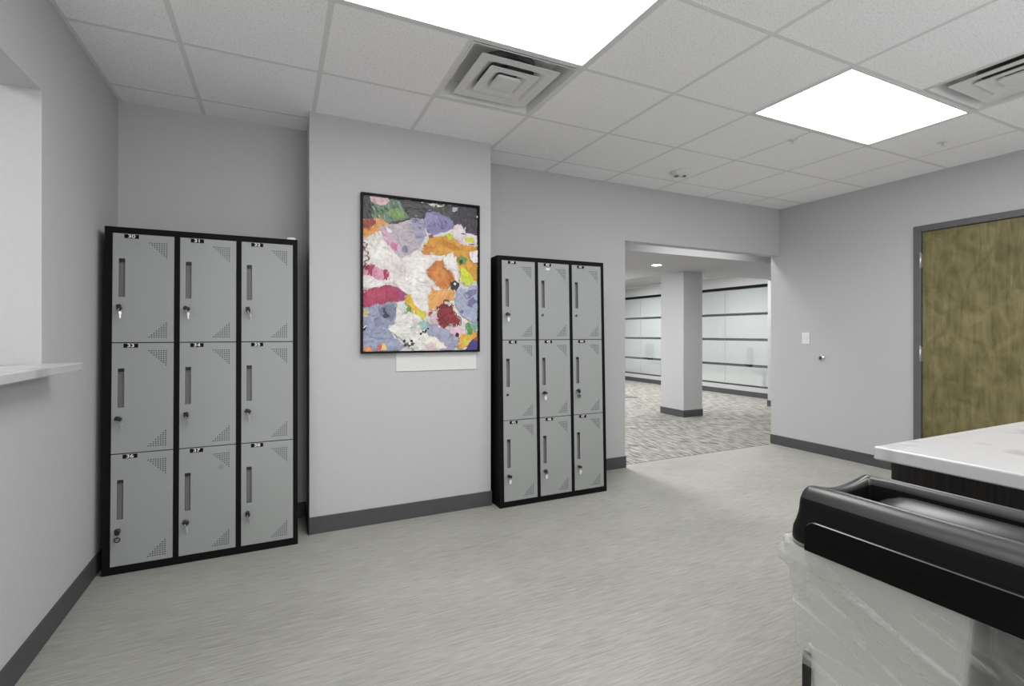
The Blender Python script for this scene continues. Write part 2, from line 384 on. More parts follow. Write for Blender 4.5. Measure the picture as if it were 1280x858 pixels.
def smudge_mat():
    m = M['locker_grey'].copy(); m.name = 'grey_powder_coat_smudged'; nt = m.node_tree; b = nt.nodes['Principled BSDF']
    src = b.inputs['Base Color'].links[0].from_socket
    tc = N(m, 'ShaderNodeTexCoord'); vd = N(m, 'ShaderNodeVectorMath', operation='DISTANCE'); vd.inputs[1].default_value = (.197,0,DH-.118)
    L(m, tc.outputs['Object'], vd.inputs[0])
    mr = N(m, 'ShaderNodeMapRange'); mr.inputs[1].default_value = .004; mr.inputs[2].default_value = .020; mr.inputs[3].default_value = .28; mr.inputs[4].default_value = 0
    L(m, vd.outputs['Value'], mr.inputs[0])
    mx = N(m, 'ShaderNodeMixRGB'); mx.inputs[2].default_value = (.05,.05,.05,1); L(m, mr.outputs[0], mx.inputs[0]); L(m, src, mx.inputs[1]); L(m, mx.outputs[0], b.inputs['Base Color'])
    return m
SM = smudge_mat()
door0 = None; lock_me = None; latch_me = None
def locker(x0, y0, lean, first, label, keys, sticker=None, smudge=None):
    global door0, lock_me, latch_me
    depth, Wt, Ht = .385, .03+.034*1+DW*3+.027*2+.004, 1.80
    t = thing('locker', label, 'locker', (x0, y0, 0), (-lean, 0, 0), 'nine-door steel lockers')
    c = MB(); P = .034; G = .027
    dx = [P + i*(DW+G) for i in range(3)]; W = dx[2]+DW+P-.008
    dz = [1.767-(r+1)*DH-r*.005 for r in range(3)]
    c.box(0, W, .021, depth, 0, Ht)
    c.box(0, dx[0]-.001, 0, .021, 0, Ht); c.box(dx[2]+DW+.001, W, 0, .021, 0, Ht)
    for i in (0, 1): c.box(dx[i]+DW+.001, dx[i+1]-.001, 0, .021, .03, 1.77)
    c.box(dx[0]-.001, dx[2]+DW+.001, 0, .021, 1.769, Ht); c.box(dx[0]-.001, dx[2]+DW+.001, 0, .021, 0, dz[2]-.002)
    c.build('carcass', M['black'], t, merge=False)
    if door0 is None:
        door0 = door_mesh().build('door', [M['locker_grey'], M['black'], M['pocket']])
        me = door0.data
        bpy.data.objects.remove(door0); door0 = me
        k = MB(); k.lathe([(.0105,.001),(.0105,-.004),(.0085,-.006)], (0,0,0), 'y', 16); k.lathe([(.0075,-.0061),(.0075,-.0066)], (0,0,0), 'y', 12, m=1)
        o = k.build('lock', [M['lock_steel'], M['key_black']]); lock_me = o.data; bpy.data.objects.remove(o)
        k = MB(); k.box(HX0+.0005,HX1-.0005,.001,.0128,HZ1-.017,HZ1-.0005); o = k.build('latch', M['key_black']); latch_me = o.data; bpy.data.objects.remove(o)
    n = first
    for r in range(3):
        for i in range(3):
            me = door0
            if smudge == n: me = door0.copy(); me.materials[0] = SM
            d = bpy.data.objects.new('door', me); C.objects.link(d); d.parent = t; d.location = (dx[i], .002, dz[r])
            d['label'] = 'grey door numbered %d' % n
            if smudge == n: d['label'] = 'grey door numbered %d with a dark smudge' % n
            o = bpy.data.objects.new('latch', latch_me); C.objects.link(o); o.parent = d
            o = bpy.data.objects.new('lock', lock_me); C.objects.link(o); o.parent = d; o.location = (.034, 0, DH-.390)
            p = MB(); p.box(-.031,.031,-.0018,.0005,-.0105,.0105)
            V, F = text_geo(str(n), .026); b0 = len(p.v); p.v += [(x*1.25, -.0023, y*.92) for x, y, z in V]
            for q in F: p.f.append([b0+k for k in q]); p.m.append(1); p.sm.append(False)
            o = p.build('number_plate', [M['plate_black'], M['digit']], d, (.080, 0, DH-.0135), merge=False)
            if sticker == n:
                p = MB(); p.box(-.017,.017,-.0015,.0005,-.008,.008); p.build('sticker', M['tag_white'], d, (.083,0,DH-.045))['label'] = 'small white sticker'
            if n in keys: key(t, (dx[i]+.034, -.006, dz[r]+DH-.390), n, keys[n])
            n += 1
    return t
def key(lk, p, n, kind):
    Mx = Matrix.Translation(lk.location) @ lk.rotation_euler.to_matrix().to_4x4()
    lab = {'spare': 'silver key hanging by its black headed twin in lock of door %d', 'ring': 'dark key ring hanging from the lock of door %d', 'tag': 'black headed key with white oval tag in lock of door %d'}[kind] % n
    t = thing('key', lab, 'key', Mx @ Vector(p), group='keys left in locker locks')
    a = MB(); rr = [(-.9+.5*math.sin(n*3.1))*1.0]
    ang = rr[0]; ca, sa = math.cos(ang), math.sin(ang)
    prof = [(-.015,-.006),(-.012,-.010),(.010,-.0105),(.016,-.005),(.016,.005),(.010,.0105),(-.012,.010),(-.015,.006)]
    prof = [(x*ca-z*sa, x*sa+z*ca) for x, z in prof]
    R = [[(x*s, y, z*s) for x, z in prof] for y, s in ((.004,.35),(-.009,.45),(-.011,1),(-.024,1),(-.027,.7))]
    a.rings(R, 0, True, True, True, smooth=False); a.build('key_head', M['key_black'], t)
    a = MB(); a.ring_tube((0,-.019,-.014), .010, .0013, 'x' if kind != 'ring' else 'y', 18, 6)
    a.build('split_ring', M['chrome'], t)
    if kind == 'spare':
        a = MB(); a.rings([[(x, y, z) for x, z in ((-.005,-.022),(.005,-.022),(.0068,-.030),(.0038,-.038),(.0032,-.055),(0,-.058),(-.0032,-.055),(-.0038,-.038),(-.0068,-.030))] for y in (-.0215,-.0185)], 0, True, True, True, smooth=False)
        o = a.build('spare_key', M['steel'], t); o.rotation_euler = (0,0,.5+.25*math.sin(n))
    elif kind == 'ring':
        a = MB(); a.ring_tube((0,-.019,-.040), .0115, .003, 'y', 18, 8); a.build('ring_loop', M['key_black'], t)
        a = MB(); a.lathe([(.006,-.018),(.006,-.020)], (0,0,-.038), 'y', 14); a.build('disc', M['chrome'], t)
    else:
        a = MB(); a.rings([[(.003+.0095*math.cos(k*PI/8), y, -.036+.018*math.sin(k*PI/8)) for k in range(16)] for y in (-.022,-.019)], 0, True, True, True, smooth=False)
        a.build('key_tag', M['tag_white'], t)['label'] = 'white oval key tag'
kl = {n: 'spare' for n in range(30, 39)}; kl[36] = 'ring'
LK = locker(-.806, 3.167, .030, 30, 'tall black and grey nine door locker standing in the corner by left wall', kl, smudge=37)
locker(1.424, 3.187, .026, 39, 'tall black and grey nine door locker right of the painting, numbered from 39', {39:'tag',43:'tag',44:'ring',45:'tag',46:'tag',47:'tag'}, sticker=40)
# little paper tag lying on the left locker
Mx = Matrix.Translation(LK.location) @ LK.rotation_euler.to_matrix().to_4x4()
p = MB(); p.rings([[(-.024,-.008,0),(.024,-.008,0),(.024,.010,0),(-.024,.010,0)], [(-.022,-.008,.010),(.018,-.008,.012),(.020,.010,.012),(-.022,.010,.010)], [(-.020,-.004,.013),(.010,-.004,.015),(.012,.008,.015),(-.020,.008,.013)]], 0, True, True, True, smooth=False)
o = p.build('folded_paper', M['tag_white'], loc=Mx @ Vector((.885,.012,1.80))); o.rotation_euler = LK.rotation_euler
tag(o, 'small white folded paper lying on top of the corner locker', 'paper')

# ------------------------------------------------------------------ painting
QX = [(41,45),(603,112),(605,820),(42,826)]
def homog(q):
    # unit square (0,0 1,0 1,1 0,1) -> q, then inverted
    (x0,y0),(x1,y1),(x2,y2),(x3,y3) = q
    dx1, dx2, dy1, dy2 = x1-x2, x3-x2, y1-y2, y3-y2; sx, sy = x0-x1+x2-x3, y0-y1+y2-y3
    dt = dx1*dy2-dx2*dy1; a = (sx*dy2-dx2*sy)/dt; b = (dx1*sy-sx*dy1)/dt
    return Matrix(((x1-x0+a*x1, x3-x0+b*x3, x0), (y1-y0+a*y1, y3-y0+b*y3, y0), (a, b, 1))).inverted()
HI = homog(QX)
def uv(p):
    v = HI @ Vector((p[0], p[1], 1)); return min(1, max(0, v.x/v.z)), min(1, max(0, v.y/v.z))
PW, PH = .812, 1.032
art = thing('painting', 'abstract multicoloured painting in thin black frame on the pilaster', 'painting', (.484, YP, 1.110))
a = MB(); ft, fd = .013, .034
a.box(0,PW,-fd,-.004,0,ft); a.box(0,PW,-fd,-.004,PH-ft,PH); a.box(0,ft,-fd,-.004,ft,PH-ft); a.box(PW-ft,PW,-fd,-.004,ft,PH-ft)
a.box(ft,PW-ft,-.010,-.004,ft,PH-ft)
a.build('frame', M['art_black'], art, merge=False)
PM = {}
def paint(c):
    if c not in PM:
        l = lin(c); k = .70
        d = tuple(min(1,x*.86) for x in l[:3]); h = tuple(min(1,x*1.1+.004) for x in l[:3])
        PM[c] = (len(PM), noisy('paint_%d' % len(PM), d, h, scale=(1,1,1), nscale=22, detail=5, rough=.55, lo=.34, hi=.66, dist=1.5, bump=.2))
    return PM[c][0]
cv = MB(); layer = [0]; patches = []
iw, ih = PW-2*ft, PH-2*ft
def put(pts, c, rag=.008, seed=None, smooth=False):
    """one paint patch: traced outline, ragged like brushwork"""
    P = [Vector((*uv(p), 0)) for p in pts]; P = [Vector((p.x*iw, (1-p.y)*ih, 0)) for p in P]
    n = len(P); out = []
    for i in range(n):
        p0, p1, p2, p3 = P[i-1], P[i], P[(i+1) % n], P[(i+2) % n]
        k = max(3, int((p2-p1).length/.010))
        for j in range(k):
            t = j/k
            q = .5*((2*p1)+(p2-p0)*t+(2*p0-5*p1+4*p2-p3)*t*t+(3*p1-p0-3*p2+p3)*t*t*t) if smooth else p1.lerp(p2, t)
            nz = noise.noise_vector(Vector((q.x*55, q.y*55, layer[0]*3.1)))*rag + noise.noise_vector(Vector((q.x*16, q.y*16, layer[0]*1.7)))*rag*1.2
            out.append((min(iw, max(0, q.x+nz.x)), min(ih, max(0, q.y+nz.y))))
    layer[0] += 1; y = -.012-.00012*layer[0]
    if c != CHAR or len(pts) > 5: patches.append((out, c))
    cv.face([(ft+x, y, ft+z) for x, z in out], paint(c))
def stroke(pts, w, c, rag=.001):
    P = [Vector((*uv(p), 0)) for p in pts]; P = [Vector((p.x*iw, (1-p.y)*ih, 0)) for p in P]
    Q = []
    n = len(P)
    for i in range(n-1):
        p0, p1, p2, p3 = P[max(i-1,0)], P[i], P[i+1], P[min(i+2,n-1)]
        for j in range(6):
            t = j/6; Q.append(.5*((2*p1)+(p2-p0)*t+(2*p0-5*p1+4*p2-p3)*t*t+(3*p1-p0-3*p2+p3)*t*t*t))
    Q.append(P[-1]); layer[0] += 1; y = -.012-.00012*layer[0]; pr = None
    for i, q in enumerate(Q):
        d = (Q[min(i+1,len(Q)-1)]-Q[max(i-1,0)]).normalized(); nn = Vector((-d.y, d.x, 0))*w*.5*(.75+.5*noise.noise(Vector((q.x*60,q.y*60,3))))
        a_, b_ = q+nn, q-nn
        cl = lambda v: (ft+min(iw,max(0,v.x)), y, ft+min(ih,max(0,v.y)))
        cur = (cl(a_), cl(b_))
        if pr: cv.face([pr[0], pr[1], cur[1], cur[0]], paint(c))
        pr = cur
def blob(cx, cy, r, c, rag=.005, ey=1.2):
    put([(cx+r*math.cos(k*PI/4), cy+r*ey*math.sin(k*PI/4)) for k in range(8)], c, rag, smooth=True)
WHT = (226,221,217); CHAR = (74,74,77)
put([(38,42),(608,108),(610,824),(38,830)], WHT, 0, smooth=False)
put([(38,42),(608,108),(608,250),(560,240),(520,220),(490,205),(440,190),(340,190),(270,200),(190,205),(38,200)], CHAR, .003, smooth=False)
put([(490,100),(608,110),(608,245),(560,240),(500,210)], (72,69,78))
put([(330,90),(480,110),(470,170),(380,150)], (86,85,84)); put([(200,75),(330,95),(330,170),(265,165)], (84,84,82))
put([(85,98),(125,92),(180,66),(222,76),(246,130),(272,158),(230,172),(170,182),(110,178),(90,150)], (112,134,112))
put([(155,122),(210,112),(268,152),(222,166),(175,152)], (128,156,90))
for q in ([(95,100),(105,170)], [(118,100),(128,172)], [(140,105),(152,172)], [(165,80),(178,160)], [(190,72),(205,120),(225,150)], [(215,76),(232,120),(258,150)], [(100,120),(150,110)]): stroke(q, .006, (150,178,172))
put([(75,52),(105,46),(165,60),(172,78),(152,92),(130,98),(100,90),(80,75)], (222,190,196))
put([(38,165),(120,166),(165,186),(155,215),(90,240),(38,266)], (226,166,110))
put([(38,215),(100,205),(140,195),(80,232),(38,248)], (214,150,70))
put([(38,172),(88,170),(112,188),(80,206),(38,220)], (158,82,76))
put([(125,205),(200,190),(270,172),(340,165),(350,235),(325,300),(262,345),(235,368),(200,345),(160,300),(135,250)], (190,180,188))
put([(135,215),(165,235),(215,300),(230,330),(205,335),(165,300),(140,255)], (208,170,188))
put([(178,285),(205,285),(216,308),(200,325),(182,312)], (200,128,165))
put([(275,163),(305,158),(340,175),(355,245),(330,292),(305,275),(285,215)], (166,162,186))
put([(280,165),(300,160),(308,178),(290,184)], (130,120,155))
put([(338,182),(352,135),(378,128),(430,140),(485,178),(490,215),(440,236),(400,246),(372,250),(352,225)], (140,136,176))
put([(345,170),(370,140),(410,150),(390,190),(355,200)], (158,152,188))
blob(246,316,16,(140,140,160)); blob(172,224,15,(240,238,232),.004,.8)
stroke([(205,190),(230,180),(250,175)], .008, (60,58,60))
put([(365,268),(390,252),(440,252),(500,278),(560,296),(604,305),(606,480),(575,470),(545,420),(500,372),(450,352),(400,345),(355,330),(345,300)], (214,158,66))
put([(420,262),(500,300),(540,325),(470,318),(400,285)], (200,138,48)); put([(330,318),(345,292),(375,296),(392,322),(372,346),(340,346)], (202,136,66))
put([(365,250),(385,248),(385,262),(368,266)], (150,80,60))
put([(482,205),(505,192),(530,205),(548,236),(592,250),(604,275),(600,300),(560,298),(520,292),(495,262)], (228,218,222))
put([(535,258),(585,262),(592,286),(552,278)], (204,206,72)); put([(438,246),(478,240),(492,262),(462,270)], (206,208,70))
stroke([(525,240),(548,242)], .010, (50,45,55)); stroke([(560,292),(590,296)], .010, (45,45,40)); stroke([(545,236),(600,242)], .006, (140,100,150))
put([(484,108),(505,105),(510,125),(492,138),(482,128)], (196,190,196)); put([(358,82),(440,98),(412,106),(380,101)], (224,220,214))
put([(500,372),(545,385),(604,392),(606,485),(560,470),(520,430)], (214,162,70))
put([(38,275),(122,242),(165,300),(235,366),(292,330),(326,318),(338,350),(430,350),(478,338),(500,362),(492,415),(462,412),(430,378),(392,384),(352,420),(362,462),(412,520),(404,532),(362,490),(370,560),(352,632),(318,622),(290,602),(262,552),(262,520),(180,486),(38,478)], WHT, .008)
put([(240,380),(320,340),(350,430),(345,560),(290,560),(260,480)], (234,230,227), .010)
put([(60,300),(130,265),(180,345),(120,370),(60,350)], (234,232,228), .008); put([(180,380),(250,380),(250,470),(190,470)], (216,210,208), .008)
put([(440,350),(480,338),(500,362),(492,418),(462,412),(436,380)], (233,229,226))
put([(352,418),(398,376),(434,376),(446,412),(476,432),(492,472),(462,516),(430,522),(390,482),(366,452)], (198,126,62))
put([(380,420),(430,400),(450,440),(420,480),(385,450)], (210,140,72))
put([(360,545),(420,515),(495,520),(484,562),(432,584),(402,622),(366,625)], (226,170,104)); put([(380,490),(400,530),(375,560)], (214,150,78))
put([(38,402),(85,390),(150,420),(176,430),(172,470),(130,472),(80,452),(38,446)], (212,152,176))
put([(78,395),(104,392),(84,446),(62,444)], (164,66,98)); put([(145,425),(166,420),(176,445),(168,470),(146,466)], (166,64,92))
put([(38,470),(110,480),(200,494),(262,520),(262,540),(200,500),(38,512)], (232,228,226))
put([(38,524),(90,506),(172,492),(222,512),(262,545),(244,570),(190,585),(110,592),(38,602)], (174,68,98))
put([(215,520),(258,545),(240,572),(215,570)], (158,72,120)); put([(60,530),(130,505),(160,540),(90,560)], (184,78,106))
put([(245,545),(272,545),(292,592),(330,622),(356,640),(346,666),(310,652),(272,622),(252,592)], (216,180,70)); put([(300,622),(345,640),(335,662),(305,648)], (206,206,66))
put([(38,606),(110,595),(195,580),(222,602),(216,652),(192,702),(215,772),(242,802),(222,830),(38,830)], (152,157,180))
put([(120,600),(200,590),(212,640),(180,680),(130,650)], (124,128,150)); put([(70,650),(150,660),(150,720),(90,700)], (164,164,192)); put([(50,760),(150,770),(200,800),(60,800)], (162,168,196))
blob(58,640,14,(205,190,150),.006,1.4)
stroke([(60,735),(95,757),(140,762)], .006, (120,126,152)); stroke([(80,730),(120,735),(150,720)], .005, (112,116,140))
put([(135,608),(152,612),(146,630),(170,650),(150,664),(136,640)], (62,64,84), .012); blob(50,710,10,(48,50,66),.005); put([(95,660),(125,640),(140,690),(110,705)], (132,136,164))
put([(205,590),(236,578),(262,600),(262,622),(225,650),(200,690),(205,640)], (216,218,212))
put([(262,625),(330,655),(352,722),(392,772),(452,802),(440,826),(300,826),(235,772),(166,712),(202,682),(230,652)], (224,223,216))
stroke([(168,706),(205,765)], .009, (240,240,236)); put([(290,660),(330,680),(320,730),(270,720)], (214,206,202)); put([(270,690),(310,700),(300,740)], (208,214,206))
for x, y in ((245,775),(262,790),(280,775),(272,800),(250,795),(285,790)): blob(x,y,7,(52,50,66),.004,1.1)
blob(266,612,14,(104,146,66))
put([(330,705),(400,692),(450,712),(502,732),(512,772),(492,826),(420,826),(380,752)], (162,162,186))
put([(388,640),(420,650),(410,690),(375,690)], (214,182,196)); put([(362,635),(380,628),(376,650),(362,655)], (170,70,60))
put([(316,682),(355,676),(362,706),(330,722)], (150,184,178))
for x, y in ((326,738),(338,728),(350,722),(362,714),(345,730)): blob(x,y,5,(30,34,38),.003)
put([(340,780),(390,755),(440,790),(448,815),(400,810)], (232,228,214)); put([(345,800),(380,775),(410,822),(350,826)], (214,196,200))
put([(500,524),(560,506),(608,498),(608,694),(560,672),(520,642),(495,590)], (166,172,196))
put([(556,570),(585,556),(598,582),(578,612),(560,602)], (118,110,152)); put([(535,540),(560,525),(600,512),(598,540),(565,560)], (128,124,156)); blob(527,630,9,(112,108,150)); stroke([(538,540),(548,562),(570,560)], .008, (112,110,140))
put([(512,742),(560,742),(608,700),(608,772),(560,802),(515,815)], (222,168,74)); put([(535,760),(560,755),(560,790),(530,800)], (214,200,70))
put([(540,690),(560,680),(586,695),(572,748),(556,742)], (82,142,72)); put([(565,690),(604,680),(604,730),(585,735)], (140,170,170))
put([(552,806),(578,772),(608,762),(608,824),(548,824)], (70,66,132)); put([(578,765),(608,752),(608,775)], (168,80,50))
put([(468,722),(512,696),(532,722),(512,756),(480,748)], (216,184,198)); blob(502,743,9,(32,26,34),.003)
put([(406,606),(430,590),(478,598),(490,650),(522,672),(506,702),(470,690),(440,708),(408,682)], (138,40,46), .010)
for q in ([(438,595),(440,572),(460,575),(486,602)], [(408,625),(405,600),(430,610),(470,600)], [(410,680),(450,640),(500,640),(470,700),(430,660)], [(420,690),(470,660),(520,700)], [(405,640),(440,690),(480,620),(430,600),(420,660)], [(490,650),(520,660),(522,695)]): stroke(q, .008, (96,22,30))
put([(468,482),(490,472),(514,490),(512,508),(496,528),(478,518)], (44,40,46)); blob(492,490,6,(205,200,205),.003)
put([(515,402),(540,412),(572,448),(588,482),(552,502),(512,468),(528,440)], (206,214,62))
put([(505,358),(530,352),(555,368),(545,390),(512,388)], (104,148,84)); blob(522,380,8,(28,60,34),.003)
put([(565,332),(600,326),(604,388),(582,392),(566,368)], (230,226,226))
for q in ([(42,282),(62,292),(50,312),(44,300)], [(44,318),(68,330),(58,350),(42,345)], [(60,348),(72,365),(48,380),(70,400),(60,416),(46,405)]): stroke(q, .008, (106,28,46))
blob(58,404,9,(110,30,50),.006)
put([(38,805),(80,802),(95,830),(38,830)], (222,150,100)); put([(112,790),(150,782),(158,815),(116,822)], (226,190,130)); put([(110,795),(130,792),(128,818),(114,818)], (196,90,90))
def inside(x, z, P):
    r = False; j = len(P)-1
    for i in range(len(P)):
        if (P[i][1] > z) != (P[j][1] > z) and x < (P[j][0]-P[i][0])*(z-P[i][1])/(P[j][1]-P[i][1])+P[i][0]: r = not r
        j = i
    return r
def top_colour(x, z):
    for P, c in reversed(patches):
        if inside(x, z, P): return c
    return WHT
rng = random.Random(11); y_d = -.012-.00012*(layer[0]+2)
for k in range(1500):
    x, z = rng.uniform(.005, iw-.005), rng.uniform(.005, ih-.005)
    c = top_colour(x, z); far = top_colour(min(iw, max(0, x+rng.uniform(-.012,.012))), min(ih, max(0, z+rng.uniform(-.012,.012))))
    if far != c and rng.random() < .75: c = far
    else:
        j = rng.choice((-16, -9, 7)) if sum(c) > 260 else rng.choice((-8, 10, 16)); c = tuple(max(0, min(244, v+j)) for v in c)
    an = 2.2*noise.noise(Vector((x*4, z*4, 5)))+.9+rng.uniform(-.3,.3); ln_ = rng.uniform(.008,.030); wd_ = rng.uniform(.0015,.0055)
    if sum(c) < 200: ln_ *= .5
    dx_, dz_ = math.cos(an), math.sin(an); y_d -= .0000012
    pl = []
    for s_u, s_v in ((-1,-.6),(-.5,-1),(.3,-.9),(1,-.4),(1.1,.2),(.5,1),(-.4,.8),(-1.05,.4)):
        u_, v_ = s_u*ln_*.5*rng.uniform(.8,1.15), s_v*wd_*rng.uniform(.6,1.2)
        pl.append((ft+min(iw, max(0, x+u_*dx_-v_*dz_)), y_d, ft+min(ih, max(0, z+u_*dz_+v_*dx_))))
    cv.face(pl, paint(c))
cv.build('canvas', [m for _, m in sorted(PM.values(), key=lambda t: t[0])], art, merge=False)
cd = MB(); cd.box(0,.565,-.006,0,0,.150); cd.box(.0,.565,-.008,0,-.003,0)
tag(cd.build('card', M['paper'], loc=(.713,YP+.001,.991), merge=False), 'blank white card strip fixed on pilaster below the painting', 'card')

# ------------------------------------------------------------------ right wall fittings and door
d = thing('door_1', None, None, (XR, 0, 0)); d['kind'] = 'structure'
a = MB(); FW = .052
a.box(-.016,.10,DY1-.004,DY1+FW,0,DZ+FW-.004); a.box(-.016,.10,DY0-FW,DY0+.004,0,DZ+FW-.004); a.box(-.016,.10,DY0+.004,DY1-.004,DZ-.004,DZ+FW-.004)
a.build('door_frame', M['frame_grey'], d, merge=False, bevel=.003, seg=1)
a = MB(); a.box(.004,.048,DY0+.007,DY1-.008,.008,DZ-.008); a.build('door_leaf', M['wood'], d)
a = MB(); a.box(.06,.10,DY0,DY1,0,DZ); a.build('door_stop', M['black'], d)
for z in (1.864, 1.060, .26):
    a = MB(); a.lathe([(.0065,-.066),(.0065,.066)], (-.018,DY1-.002,z), n=12); a.box(-.018,.004,DY1-.010,DY1-.006,z-.062,z+.062); a.lathe([(.005,.066),(.004,.072)], (-.018,DY1-.002,z), n=10)
    a.build('hinge', M['steel'], d, merge=False)
sw = thing('light_switch', 'white rocker light switch on the right wall left of the door', 'light switch', (XR, 3.363, 1.186))
a = MB(); a.box(-.006,0,-.041,.041,-.060,.060); a.build('cover_plate', M['switch'], sw, bevel=.003)
a = MB(); a.rings([[(-.006,-.017,-.034),(-.006,.017,-.034),(-.006,.017,.034),(-.006,-.017,.034)], [(-.008,-.016,-.033),(-.008,.016,-.033),(-.011,.016,.033),(-.011,-.016,.033)]], 0, True, False, True, smooth=False); a.build('rocker', M['switch'], sw)
kn = thing('wall_lock', 'small round chrome fitting on right wall below the light switch', 'wall fitting', (XR, 3.195, .988))
a = MB(); a.lathe([(.033,0),(.033,-.006),(.028,-.012),(.020,-.013),(.018,-.022)], (0,0,0), 'x', 24); a.build('rosette', M['chrome'], kn)
a = MB(); a.lathe([(.014,-.022),(.014,-.025)], (0,0,0), 'x', 16); a.box(-.034,-.024,-.004,.004,-.018,.018); a.build('thumb_turn', M['bin_dark'], kn, merge=False)

# ------------------------------------------------------------------ pass-through ledge
a = MB(); a.box(XT-.30, -.722, NY0-.05, 2.60, NZ0+.003, NZ0+.033)
# ledge passes through the opening; ends against its jambs inside the wall
lg = MB()
lg.rings([[(XT-.28,NY0+.002,z),(XL+.001,NY0+.002,z),(XL+.001,NY0-.05,z),(-.722,NY0-.05,z),(-.722,2.60,z),(XL+.001,2.60,z),(XL+.001,NY1-.002,z),(XT-.28,NY1-.002,z)] for z in (NZ0+.001,NZ0+.031)], 0, True, True, True, smooth=False)
tag(lg.build('ledge', M['quartz'], bevel=.003), 'white quartz ledge jutting from the pass-through opening in left wall', 'ledge')

# ------------------------------------------------------------------ island and bin
CX, CY, CZ = 1.566, .846, .914
a = MB(); a.box(CX, 4.1, -.55, CY, CZ-.038, CZ)
tag(a.build('countertop', M['quartz'], bevel=.005, seg=3), 'white veined quartz countertop on the dark island cabinet', 'countertop')
cb = thing('cabinet', 'dark wood island cabinet under the white countertop', 'cabinet', (CX+.031, CY-.031, 0))
a = MB(); a.box(.018,2.45,-1.33,-.018,.10,CZ-.039); a.box(.06,2.40,-1.28,-.07,0,.10); a.build('carcass', M['dark_wood'], cb, merge=False)
a = MB(); a.box(0,.018,-1.33,0,0,CZ-.039); a.build('end_panel', M['dark_wood'], cb)
a = MB(); a.box(.018,2.45,-.018,0,.10,CZ-.039); a.build('back_panel', M['dark_wood'], cb)

BX0, BX1, BY0, BY1 = 1.226, 1.520, .250, .852
bn = thing('trash_bin', 'black topped grey waste bin standing left of the island', 'trash bin', ((BX0+BX1)/2, (BY0+BY1)/2, 0))
ox, oy = (BX0+BX1)/2, (BY0+BY1)/2; hx, hy = (BX1-BX0)/2, (BY1-BY0)/2
def rrect(off, z, r=.028, n=6, dip=0, lng=10):
    P = []; X, Y = hx+off, hy+off; r = max(.006, r+off)
    cs = ((X-r,Y-r,0),(-X+r,Y-r,PI/2),(-X+r,-Y+r,PI),(X-r,-Y+r,1.5*PI))
    for ci, (cx, cy, a0) in enumerate(cs):
        for k in range(n+1): a_ = a0+PI/2*k/n; P.append((cx+r*math.cos(a_), cy+r*math.sin(a_)))
        nx = cs[(ci+1) % 4]; a1 = a0+PI/2; p0 = (cx+r*math.cos(a1), cy+r*math.sin(a1)); p1 = (nx[0]+r*math.cos(a1), nx[1]+r*math.sin(a1))
        for k in range(1, lng): t = k/lng; P.append((p0[0]+(p1[0]-p0[0])*t, p0[1]+(p1[1]-p0[1])*t))
    out = []
    for x, y in P:
        d_ = 0
        if abs(y) > hy-.06: d_ = dip*max(0, math.cos(x/(hx-.012)*PI/2))**1.3 * min(1, (abs(y)-hy+.06)/.03)
        out.append((x, y, z-d_))
    return out
a = MB(); D = .026
prof = [(.004,.700,0),(.013,.694,0),(.016,.700,0),(.016,.722,0),(.014,.738,0),(.007,.757,0),(.002,.775,0),(0,.790,0)]+[(-.034*(1-math.cos(k*PI/14)), .790+.061*math.sin(k*PI/14), D*k/7) for k in range(1,8)]+[(-.040,.849,D),(-.045,.842,D),(-.047,.828,D*.9),(-.048,.790,D*.3),(-.050,.760,0)]
RR = [rrect(o_, z_, dip=d_) for o_, z_, d_ in prof]
a.rings(RR[:10], 0); a.rings(RR[9:18], 1); a.rings(RR[17:], 0)
a.face(RR[-1])
a.build('top_frame', [M['bin_side'], M['bin_crown']], bn)
# raised skirt panel on the long side
a = MB(); y0, y1, z0, z1, r = -hy+.02, hy-.042, .694, .772, .026
out = [(y0,z0),(y1,z0)] + [(y1-.004*math.sin(k*PI/12)-r*(1-math.cos(k*PI/12))*.9, z1-r*(1-math.sin(k*PI/12))) for k in range(7)] + [(y0,z1)]
cy_, cz_ = sum(p[0] for p in out)/len(out), .733
R = [[(-hx+xo, cy_+(y-cy_)*(1-s*.006), cz_+(z-cz_)*(1-s*.05)) for y, z in out] for xo, s in ((-.008,0),(-.0205,0),(-.0235,1))]
a.rings(R[:2], 0, smooth=False); a.rings(R[1:], 1, True, False, False, smooth=False); a.face(R[2])
a.build('skirt_panel', [M['bin_matte'], M['bin_edge']], bn)
a = MB(); q0, q1 = -.030, .085
def em(yc0, yc1, zc0, zc1): a.box(-hx-.0246, -hx-.0232, yc0, yc1, zc0, zc1)
em(-.045,.055,.7205,.7225); em(-.045,.055,.7445,.7465); em(-.047,-.045,.7205,.7465); em(.055,.057,.7205,.7465)
a.build('maker_emblem', M['bin_matte'], bn, merge=False)
# inner lid: long rounded ridge
a = MB(); R = []
for k in range(15):
    y = hy-.088-.46*k/14 if k > 5 else hy-.088-.09*(1-math.cos(k/5*PI/2))**1.0*1.0
    s = 1 if k >= 5 else max(.05, math.sin(max(.06, k/5)*PI/2))
    R.append([( -.012+.075*s*x, y, .762+(.072*s)*z) for x, z in ((-1,-.1),(-.96,.25),(-.8,.5),(-.45,.74),(0,.90),(.45,.99),(.75,1.0),(.88,.93),(.95,.7),(1,-.1))])
a.rings(R, 0, False, smooth=True); a.face(R[0]); 
a.build('inner_lid', M['bin_black'], bn)
